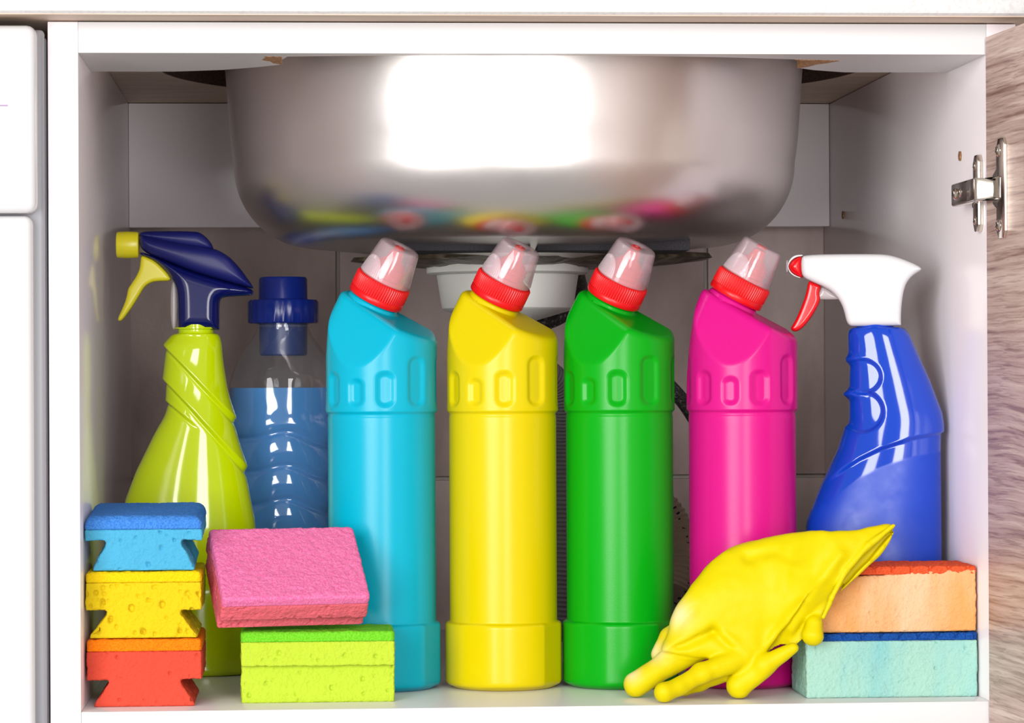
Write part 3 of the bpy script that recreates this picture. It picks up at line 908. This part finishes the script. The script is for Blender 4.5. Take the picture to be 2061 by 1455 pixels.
# --- lime bottle, navy trigger head
zs = np.concatenate([np.linspace(5, 130, 60), np.linspace(131, 231, 190), np.linspace(231.4, 233, 5)])
lime_left = [(0, -55), (5, -56), (40, -58), (70, -58), (95, -56), (121, -50.5), (139.6, -43.5), (167, -30), (178, -23.5), (186, -21), (200, -21.5), (213, -22), (226, -21.5), (233, -19.5), (236, -17)]
lime_right = [(0, 40), (5, 41), (40, 42), (80, 41), (106, 38.5), (135, 33), (166, 25.5), (194, 19.5), (215, 17), (229, 16), (233, 15.2), (236, 13)]
lime_half = [(0, 27), (60, 28), (106, 26), (140, 22), (170, 18.5), (200, 16.5), (225, 15.5), (236, 13)]
def lime_disp(P):
    d = 0
    for a, b, amp, t0, t1 in (((-23, 226), (31, 165), 2.9, -9, 9), ((-27, 207.5), (38, 132), 3.1, -9, 9), ((-25, 190), (-4, 172), 2.2, -1, 0.9)):
        s, t = line_side(P, a, b)
        fade = 1.0 if t1 > 5 else smoothstep(1.25, 0.55, t)
        d = d+fade*amp*np.where(s > 0, np.exp(-s/10.0)*smoothstep(0, 2.0, s), 0)
        d = d-fade*0.5*np.exp(-((s+0.3)/0.9)**2)
    return d*smoothstep(236, 226, P[..., 2])
P = flat_bottle(lime_left, lime_right, lime_half, zs, lime_disp, w=2.5)
P = close_bottom(P)
th = np.linspace(0, 2*np.pi, P.shape[1], endpoint=False)
ex = []
ctr = np.array([-1.6, 0])
for k, (r, z) in enumerate(((14.6, 234.3), (12.6, 234.9), (12.3, 235.4), (12.3, 237.4), (13.4, 237.9), (14.8, 238.1), (14.8, 239.0), (12.5, 239.3), (12.3, 241))):
    if k == 0:
        q = 0.55*P[-1]+0.45*np.stack([ctr[0]+r*np.cos(th), r*np.sin(th), np.full(len(th), z)], -1)
        q[:, 2] = z
    else:
        q = np.stack([ctr[0]+r*np.cos(th), r*np.sin(th), np.full(len(th), z)], -1)
    ex.append(q)
V, F = loft(np.concatenate([P, np.array(ex)]), True, True)
lime = thing('spray_bottle', 'lime green spray bottle with navy trigger head and yellow nozzle', 'spray bottle', (65.2, 243, 0.05))
obj('body', new_mesh('lime_body', V, F, True, 60), LIME, lime)
head = obj('trigger_head', slab(POLY['lime_lower'], 13.2, 9, 0.75), NAVY, lime, (0, 0, 1.5))
obj('shroud', slab(POLY['lime_shroud'], 13.6, 9, 0.75), NAVYM, head)
obj('top_ridge', slab(POLY['lime_hump'], 9.5, 7, 0.75), NAVYM, head)
obj('nozzle', lathe([(0.3, -56.0), (6.5, -56.2), (8.6, -55.7), (9.1, -54.4), (9.25, -48), (8.95, -42), (8.6, -40.8), (6, -40.2), (0.3, -40.2)], 48, sharp=50), YEL_N, lime, (0, 0, 296.2), (0, math.pi/2, 0))
obj('trigger', slab(POLY['lime_trigger'], 7.0, 3, 0.6), YEL_N, lime, (0, 0, 1.5))
obj('pump_tube', slab(POLY['lime_tube'], 4.5, 3, 0.6), SOFTCLEAR, lime, (0, 0, 1.5))

# --- blue bottle, white trigger head
zs = np.concatenate([np.linspace(5, 120, 56), np.linspace(121, 231, 210), np.linspace(231.4, 234.2, 6)])
blue_left = [(0, -44), (5, -45.5), (50, -47.5), (85, -48), (107.5, -45.5), (130, -36.5), (153, -24.5), (172.8, -18.2), (190, -18.2), (206, -18), (217, -17.3), (231, -17.5), (234, -17), (236, -15)]
blue_right = [(0, 43), (5, 44), (84, 43.4), (150, 43.2), (160, 43.4), (172, 43.8), (179, 43), (200, 36), (220, 27.5), (231, 23), (234, 21), (236, 18)]
blue_half = [(0, 27), (60, 28), (120, 26), (155, 22), (180, 19.5), (210, 16.5), (232, 14), (236, 13)]
def blue_line(x):
    return np.interp(x, [-40, -26, -10, 4, 25, 46], [126, 136, 147, 154, 161, 164.5])
def blue_disp(P):
    x, z = P[..., 0], P[..., 2]
    s = (z-blue_line(x))
    d = 2.3*np.where(s > 0, np.exp(-s/26.0)*smoothstep(0, 3.0, s), 0)*smoothstep(-38, -18, x)
    for cx, cz, rx, rz, dep in ((-9, 203, 14.5, 12.5, 1.6), (-8.5, 180, 15.5, 15.0, 1.9)):
        q = np.hypot((x-cx)/rx, (z-cz)/rz)
        d = d-dep*smoothstep(1.02, 0.78, q)*smoothstep(cx-26, cx-6, x)
    for zb, amp in ((214.5, 1.8), (191, 2.6)):
        d = d+amp*np.exp(-((z-zb)/2.6)**2)*smoothstep(-4, -16, x)
    return d
P = flat_bottle(blue_left, blue_right, blue_half, zs, blue_disp, w=2.0)
P = close_bottom(P)
th = np.linspace(0, 2*np.pi, P.shape[1], endpoint=False)
ex = []
q = P[-1].copy(); q[:, :2] *= 0.94; q[:, 2] = 235.2; ex.append(q)
for r, z in ((12.4, 235.7), (12.1, 236.2), (12.1, 240)):
    ex.append(np.stack([0.5+r*np.cos(th), r*np.sin(th), np.full(len(th), z)], -1))
V, F = loft(np.concatenate([P, np.array(ex)]), True, True)
blu = thing('spray_bottle', 'blue spray bottle with white trigger head beside the right panel', 'spray bottle', (515.3, 125, 0.05), (0, 0, math.radians(-10.6)))
blue_me = new_mesh('blue_body', V, F, True, 60)
va = np.array([tuple(v) for v in V])
hz_ = smoothstep(-9, -12, va[:, 2]-blue_line(va[:, 0]))*smoothstep(-52, -38, va[:, 0])
at_ = blue_me.attributes.new('haze', 'FLOAT', 'POINT')
at_.data.foreach_set('value', hz_.astype(np.float32))
nt = BLUE.node_tree
bs = nt.nodes['Principled BSDF']
an = nt.nodes.new('ShaderNodeAttribute'); an.attribute_name = 'haze'
nz = nt.nodes.new('ShaderNodeTexNoise'); nz.inputs['Scale'].default_value = 90; nz.inputs['Detail'].default_value = 8
tcn = nt.nodes.new('ShaderNodeTexCoord'); nt.links.new(tcn.outputs['Object'], nz.inputs['Vector'])
mrn = nt.nodes.new('ShaderNodeMapRange'); mrn.inputs['To Min'].default_value = 0.22; mrn.inputs['To Max'].default_value = 0.6
nt.links.new(nz.outputs['Fac'], mrn.inputs['Value'])
mxr = nt.nodes.new('ShaderNodeMix'); mxr.data_type = 'FLOAT'
nt.links.new(an.outputs['Fac'], mxr.inputs['Factor']); mxr.inputs['A'].default_value = 0.08
nt.links.new(mrn.outputs[0], mxr.inputs['B']); nt.links.new(mxr.outputs['Result'], bs.inputs['Roughness'])
cmul = nt.nodes.new('ShaderNodeMath'); cmul.operation = 'MULTIPLY_ADD'; cmul.inputs[1].default_value = -0.3; cmul.inputs[2].default_value = 0.3
nt.links.new(an.outputs['Fac'], cmul.inputs[0]); nt.links.new(cmul.outputs[0], bs.inputs['Coat Weight'])
obj('body', blue_me, BLUE, blu)
head = obj('trigger_head', slab(POLY['white_shell'], 14.0, 5.5, 0.75), WHITEP, blu)
noz = obj('nozzle', slab(POLY['white_noz'], 9.5, 6, 0.6), REDG, blu)
obj('nozzle_rim', slab(POLY['white_rim'], 7.5, 0.8, 0.5, it=1), WHITEP, noz)
obj('nozzle_tip', slab(POLY['white_tip'], 4.0, 0.8, 0.45, it=1), SOFTCLEAR, noz)
obj('trigger', slab(POLY['white_trigger'], 6.5, 3, 0.6), REDG, blu)
obj('piston', slab(POLY['white_piston'], 4.5, 3, 0.6), SOFTCLEAR, blu)

# --- clear bottle of blue detergent
det = thing('detergent_bottle', 'clear bottle of blue detergent with dark blue cap behind the lime sprayer', 'bottle', (123.4, 335, 0.05))
dw = [(0, 34), (5, 36), (104, 36), (150, 37.5), (185, 39.6), (200, 39), (213, 35), (225, 28), (234, 21), (239, 18.2), (246, 18)]
dh = [(0, 27), (5, 29), (150, 30), (190, 30), (205, 28.5), (220, 24), (232, 19.5), (239, 18.1), (246, 18)]
def det_disp(P):
    x, z = P[..., 0], P[..., 2]
    arch = 9*(1-np.exp(-((x-4)/20.0)**2))+x*0.10
    ph = (z+arch)/24.0
    u = ph-np.floor(ph)
    rd = np.where(u < 0.82, np.sin(np.pi*u/0.82)**0.7, -0.45*np.sin(np.pi*(u-0.82)/0.18))
    return 2.0*rd*smoothstep(182, 168, z)*smoothstep(8, 20, z)
zs = np.concatenate([np.linspace(5, 185, 220), np.linspace(186, 245, 50)])
neg = [(z, -w_) for z, w_ in dw]
P = flat_bottle(neg, dw, dh, zs, det_disp, n=140, expo=2.3, w=3)
P = close_bottom(P)
V, F = loft(P, True, False)
obj('shell', new_mesh('det_shell', V, F, True), PET, det)
zl = zs[zs <= 197.0]
Q = flat_bottle([(z, v+0.8) for z, v in neg], [(z, v-0.8) for z, v in dw], [(z, v-0.8) for z, v in dh], zl, det_disp, n=140, expo=2.3, w=3)
Q[..., 2] = np.clip(Q[..., 2], 1.0, 197)
Q = close_bottom(Q); Q[..., 2] = np.maximum(Q[..., 2], 0.8)
V, F = loft(Q, True, True)
obj('liquid', new_mesh('det_liquid', V, F, True, 60), LIQ, det)
capd = obj('cap', lathe([(18.3, 243), (24.6, 243.2), (25.2, 244), (25.2, 258.5), (24.2, 260), (18.0, 260.4), (17.6, 261.2), (17.4, 275), (16.4, 276.4), (14.5, 276.6), (14.0, 275.0), (0.5, 275.0)], 144, sharp=40, mod=ribmod(0.25, 24, (2, 3))), DKBLUE, det)
obj('dosing_cup', lathe([(17.4, 246), (17.2, 221), (16.0, 219.8), (0.3, 219.6)], 60, sharp=40), DOSE, det)
obj('neck_ring', lathe([(18.2, 240), (20.6, 240.3), (20.6, 242.0), (18.2, 242.4)], 60, sharp=40), PET, det)

# ================================================================== SPONGES
def densify(P, step):
    out = []
    for a, b in zip(P, list(P[1:])+[P[0]]):
        n = max(1, int(round(math.hypot(b[0]-a[0], b[1]-a[1])/step)))
        out += [(a[0]+(b[0]-a[0])*k/n, a[1]+(b[1]-a[1])*k/n) for k in range(n)]
    return out
def sponge_meshes(outline, depth, pad_z0, pad_z1, seed, pad_out=None, pits=300, h=0.68, pit_r=(0.45, 1.15), ridge=None, fuzz=0.45, pad_round=1.3):
    """foam block: outline in (u,z) run along y; the scouring layer sits on top of it"""
    P0 = chaikin(densify(outline, 3.0), 1)
    half = depth/2
    fn = lambda x, y, z: smax(poly_sdf(x, z, P0), np.abs(y-half)-half, 1.6)
    lo = (P0[:, 0].min()-2*h, -2*h, P0[:, 1].min()-2*h); hi = (P0[:, 0].max()+2*h, depth+2*h, P0[:, 1].max()+2*h)
    V, F = nets(fn, lo, hi, h, 1)
    N = vnormals(V, F)
    d = 0.30*vnoise(V, 2.3, seed)+0.45*vnoise(V, 7.0, seed+1)+0.15*vnoise(V, 1.2, seed+2)
    keep = smoothstep(P0[:, 1].min()+0.2, P0[:, 1].min()+1.5, V[:, 2])*smoothstep(P0[:, 1].max()-0.2, P0[:, 1].max()-1.2, V[:, 2])
    g = np.random.default_rng(seed)
    for k in g.choice(len(V), pits):
        r = g.uniform(*pit_r)*(1 if g.random() < 0.8 else 1.35)
        q = np.linalg.norm((V-V[k])*np.array([1, 1, 0.8]), axis=1)
        d = d-1.35*r*smoothstep(r*1.1, r*0.4, q)
    V = V+N*(d*keep)[:, None]
    foam_me = new_mesh('foam', V, F, True)
    x0, x1 = (P0[:, 0].min(), P0[:, 0].max()) if pad_out is None else pad_out
    cx, hx, cz, hzv = (x0+x1)/2, (x1-x0)/2, (pad_z0+pad_z1)/2, (pad_z1-pad_z0)/2
    def pf(x, y, z):
        a = smax(np.abs(x-cx)-hx, np.abs(y-half)-half, 3.0)
        b = np.maximum(pad_z0-z, smax(z-pad_z1, a, pad_round*2)) if pad_round else np.abs(z-cz)-hzv
        return np.maximum(a, b)
    V, F = nets(pf, (x0-2*h, -2*h, pad_z0-2*h), (x1+2*h, depth+2*h, pad_z1+2*h), h*0.9, 1)
    N = vnormals(V, F)
    d = fuzz*(0.55*vnoise(V, 1.3, seed+5)+0.5*vnoise(V, 3.1, seed+6)+0.5*vnoise(V, 10.0, seed+8))
    if ridge:
        s = ridge
        a = np.abs(np.sin((V[:, 0]+V[:, 1]*1.1)*math.pi/s)); b = np.abs(np.sin((V[:, 0]-V[:, 1]*1.1)*math.pi/s))
        d = d-1.9*(np.maximum(smoothstep(0.42, 0.05, a), smoothstep(0.42, 0.05, b)))*smoothstep(-0.3, 0.1, N[:, 2])
    keep = smoothstep(pad_z0-0.1, pad_z0+0.8, V[:, 2])
    V = V+N*(d*keep)[:, None]
    return foam_me, new_mesh('pad', V, F, True)
def sponge(label, outline, depth, z0, z1, seed, fm, pm, loc, rot=(0, 0, 0), group=None, **kw):
    t = thing('kitchen_sponge', label, 'sponge', loc, rot, group)
    a, b = sponge_meshes(outline, depth, z0, z1, seed, **kw)
    obj('foam', a, fm, t)
    obj('scouring_pad', b, pm, t)
    return t
G1 = 'grip sponges stacked against the left panel'
def waist(w, ht, zu, uin, bot):
    return [(0, ht), (w/2, ht), (w, ht), (w, (ht+zu)/2), (w, zu), (w-0.3, zu), (w-uin+2, zu+0.4), (w-uin, zu-0.6), (w-uin+0.5, zu-3), (w-(uin+bot)/2+0.5, zu*0.45), (w-bot, 1.5), (w-bot, 0), (w/2, 0), (bot, 0), (bot, 1.5), ((uin+bot)/2-0.5, zu*0.45), (uin-0.5, zu-3), (uin, zu-0.6), (uin-2, zu+0.4), (0.3, zu), (0, zu), (0, (ht+zu)/2)]
sponge('red grip sponge with orange pad, bottom of the left stack', waist(71, 34.5, 16.8, 13.5, 4.5), 92, 34.5, 42.2, 11, foam('red_foam', (236, 84, 62)), scour('orange_pad', (255, 140, 0), (255, 118, 0)), (1.8, 27, 0), group=G1)
sponge('yellow grip sponge with yellow pad, middle of the left stack', waist(71.5, 34.6, 17.2, 13.0, 2.5), 92, 34.6, 41.4, 21, foam('yellow_foam', (244, 212, 20)), scour('yellow_pad', (250, 216, 0), (244, 200, 0)), (1.4, 27, 42.7), group=G1, pits=700, pit_r=(0.6, 1.7))
sponge('blue grip sponge with darker blue pad, top of the left stack', waist(72.5, 25.8, 18.6, 13.0, 4.8), 92, 25.8, 34.2, 31, foam('light_blue_foam', (84, 186, 226)), scour('blue_pad', (74, 146, 224), (56, 122, 214)), (1.0, 27, 84.6), (math.radians(3.2), 0, 0), group=G1, pad_round=3.5)
# the two sponges in front of the cyan bottle have their grip groove towards us
def groove(ht, zu, ing, w=64):
    return [(0, ht), (w/2, ht), (w, ht), (w, zu+5), (w, zu), (w-0.3, zu), (w-ing, zu-0.5), (w-ing, zu-3), (w-ing*0.9, zu*0.5), (w-ing*0.7, 0), (w/2, 0), (ing*0.7, 0), (ing*0.9, zu*0.5), (ing, zu-3), (ing, zu-0.5), (0.3, zu), (0, zu), (0, zu+5)]
gs = sponge('lime green sponge with bright green pad standing on the shelf', groove(38.6, 23.6, 6.0, 54), 96.4, 38.6, 45.0, 41, foam('lime_foam', (204, 232, 62)), scour('green_pad', (126, 220, 44), (104, 204, 28)), (97.0, 36, 0), (0, 0, 0))
# run the groove outline from front to back: turn the block a quarter and put its front-left corner back
gs.rotation_euler = (0, 0, math.radians(90)); gs.scale = (1, 1, 1)
gs.location = ((97.0+96.4)*MM, 36*MM, 0)
pk = sponge('pink sponge with fuzzy pink pad tilted on top of the green sponge', groove(22.5, 10.5, 5.5), 93.5, 22.5, 29.5, 51, foam('salmon_foam', (238, 108, 122)), scour('pink_pad', (244, 132, 182), (236, 108, 164)), (0, 0, 0))
pk.matrix_world = Matrix.Translation((0.1745, 0.0500, 0.0450)) @ Matrix.Rotation(math.radians(12), 4, 'Z') @ Matrix.Rotation(math.radians(41), 4, 'X') @ Matrix.Rotation(math.radians(90), 4, 'Z')
G2 = 'washing sponges stacked against the right panel'
sponge('mint sponge with dark blue ridged pad, lower of the right pair', [(0, 36), (55, 36), (109.5, 36), (109.5, 18), (109.5, 0), (55, 0), (0, 0), (0, 18)], 60, 36, 40.6, 61, foam('mint_foam', (176, 224, 206), ((146, 212, 210), 34, (1, 1, 0.25), 0.45, 0.75)), scour('navy_pad', (16, 84, 168), (10, 62, 140)), (453.0, 28.5, 0), (0, 0, 0), group=G2, ridge=12.0, pad_round=0.6, pits=160, pit_r=(0.4, 0.8))
sponge('peach sponge with orange-red ridged pad, upper of the right pair', [(0.5, 36.0), (20, 35.4), (40, 36.2), (80, 39), (101, 39.4), (101.5, 20), (101, 0.4), (60, 0), (20, 0), (1, 0), (0, 18)], 58, 36.5, 41.8, 71, foam('peach_foam', (248, 176, 104), ((250, 208, 164), 26, (1, 1, 0.3), 0.42, 0.66)), scour('vermilion_pad', (240, 98, 52), (224, 76, 36)), (461.2, 31.2, 41.0), (0, 0, 0), group=G2, ridge=12.0, pad_round=0.6, pits=240, pit_r=(0.4, 0.9))

# ================================================================== RUBBER GLOVE
BP = chaikin(POLY['glove_body'], 2)
SL = chaikin(POLY['glove_slit'], 1)
def seg_d(x, y, z, a, b):
    ax_, ay, az = a; bx, by, bz = b
    ex_, ey, ez = bx-ax_, by-ay, bz-az
    t = np.clip(((x-ax_)*ex_+(y-ay)*ey+(z-az)*ez)/(ex_*ex_+ey*ey+ez*ez), 0, 1)
    return np.sqrt((x-ax_-ex_*t)**2+(y-ay-ey*t)**2+(z-az-ez*t)**2), t
def chain(x, y, z, pts, rads, k=3.0):
    f = None
    for i in range(len(pts)-1):
        d, t = seg_d(x, y, z, pts[i], pts[i+1])
        d = d-(rads[i]*(1-t)+rads[i+1]*t)
        f = d if f is None else smin(f, d, k)
    return f
def at_y(key, ys, zover=None):
    pts = [(p[0], yy, p[1]) for p, yy in zip(POLY[key], ys)]
    if zover is not None:
        pts[-1] = (pts[-1][0], pts[-1][1], zover)
    return pts
FING = [
    (at_y('g_index', (36, 38, 46), 8.2), (8.0, 8.3, 8.0)),
    (at_y('g_back', (46, 50, 52)), (9.0, 7.4, 5.4)),
    (at_y('g_middle', (28, 22, 16, 12), 6.8), (7.0, 6.4, 5.4, 6.7)),
    (at_y('g_fold', (38, 40, 40), 6.2), (7.0, 6.0, 5.0)),
    (at_y('g_right', (20, 24, 30), 8.4), (3.2, 7.0, 8.2)),
    (at_y('g_thumb', (18, 17)), (5.5, 6.8)),
]
def line2d(x, z, key):
    P = POLY[key]
    f = None
    for i in range(len(P)-1):
        d, t = seg_d(x, 0*x, z, (P[i][0], 0, P[i][1]), (P[i+1][0], 0, P[i+1][1]))
        f = d if f is None else np.minimum(f, d)
    return f
def glove_field(x, y, z):
    d2 = poly_sdf(x, z, BP)
    ins = np.maximum(-d2, 0)
    yc = 38-22*smoothstep(425, 470, x)-8*smoothstep(45, 20, z)+6*smoothstep(60, 100, z)*smoothstep(470, 420, x)
    T = 1.2+12.5*np.sqrt(1-np.clip(1-ins/26.0, 0, 1)**2)*(0.62+0.38*smoothstep(490, 430, x))
    # folds pressed into the sheet
    w = 0
    for key, amp, sg in (('g_r1', 2.6, 3.2), ('g_r2', 2.2, 4.0), ('g_g1', -2.2, 4.0), ('g_g2', -2.6, 3.6), ('g_g3', -2.0, 3.5), ('g_r4', 1.2, 5.0), ('g_r5', -2.4, 3.2), ('g_gi', -4.0, 3.0), ('g_gm', -4.0, 2.6), ('g_ri', 2.2, 3.0)):
        w = w+amp*np.exp(-(line2d(x, z, key)/sg)**2)
    T = T+w*smoothstep(0.5, 7, ins)
    # the palm side lies behind the edge of the front sheet
    sx, sz = (448.1-424.7)/42.8, (61.7-25.8)/42.8
    sd = (x-424.7)*sz-(z-25.8)*sx
    T = T-4.0*smoothstep(-0.4, 1.4, sd)*smoothstep(22, 30, z)*smoothstep(78, 58, z)
    f = np.maximum((np.abs(y-yc)-np.maximum(T, 1.0))*0.75, d2*0.9)
    for pts, rads in FING:
        f = smin(f, chain(x, y, z, pts, rads), 3.5)
    bead = at_y('g_bead', (9, 8, 7.5, 7, 8))
    f = smin(f, chain(x, y, z, bead, (1.3, 1.4, 1.5, 1.6, 1.2), 1.5), 2.0)
    # open cuff
    cut = smax(poly_sdf(x, z, SL), np.abs(y-9)-9.5, 1.5)
    f = smax(f, -cut, 1.2)
    return smax(f, 0.3-z, 1.0)
V, F = nets(glove_field, (328, -2, -1), (514, 80, 116), 0.85, 2)
for _ in range(2):      # relax the net a little, like stretched rubber
    A = np.zeros_like(V); cn = np.zeros(len(V))
    for a, b in ((0, 1), (1, 2), (2, 3), (3, 0)):
        np.add.at(A, F[:, a], V[F[:, b]]); np.add.at(cn, F[:, a], 1)
        np.add.at(A, F[:, b], V[F[:, a]]); np.add.at(cn, F[:, b], 1)
    V = 0.4*V+0.6*A/cn[:, None]
N = vnormals(V, F)
V = V+N*(0.9*vnoise(V, 16.0, 3)+0.35*vnoise(V, 6.0, 4))[:, None]*smoothstep(0.5, 6, V[:, 2])[:, None]
V[:, 2] = np.maximum(V[:, 2], 0.2)
org = np.array([425.0, 35.0, 0])
glove_me = new_mesh('glove', V-org, F, True)
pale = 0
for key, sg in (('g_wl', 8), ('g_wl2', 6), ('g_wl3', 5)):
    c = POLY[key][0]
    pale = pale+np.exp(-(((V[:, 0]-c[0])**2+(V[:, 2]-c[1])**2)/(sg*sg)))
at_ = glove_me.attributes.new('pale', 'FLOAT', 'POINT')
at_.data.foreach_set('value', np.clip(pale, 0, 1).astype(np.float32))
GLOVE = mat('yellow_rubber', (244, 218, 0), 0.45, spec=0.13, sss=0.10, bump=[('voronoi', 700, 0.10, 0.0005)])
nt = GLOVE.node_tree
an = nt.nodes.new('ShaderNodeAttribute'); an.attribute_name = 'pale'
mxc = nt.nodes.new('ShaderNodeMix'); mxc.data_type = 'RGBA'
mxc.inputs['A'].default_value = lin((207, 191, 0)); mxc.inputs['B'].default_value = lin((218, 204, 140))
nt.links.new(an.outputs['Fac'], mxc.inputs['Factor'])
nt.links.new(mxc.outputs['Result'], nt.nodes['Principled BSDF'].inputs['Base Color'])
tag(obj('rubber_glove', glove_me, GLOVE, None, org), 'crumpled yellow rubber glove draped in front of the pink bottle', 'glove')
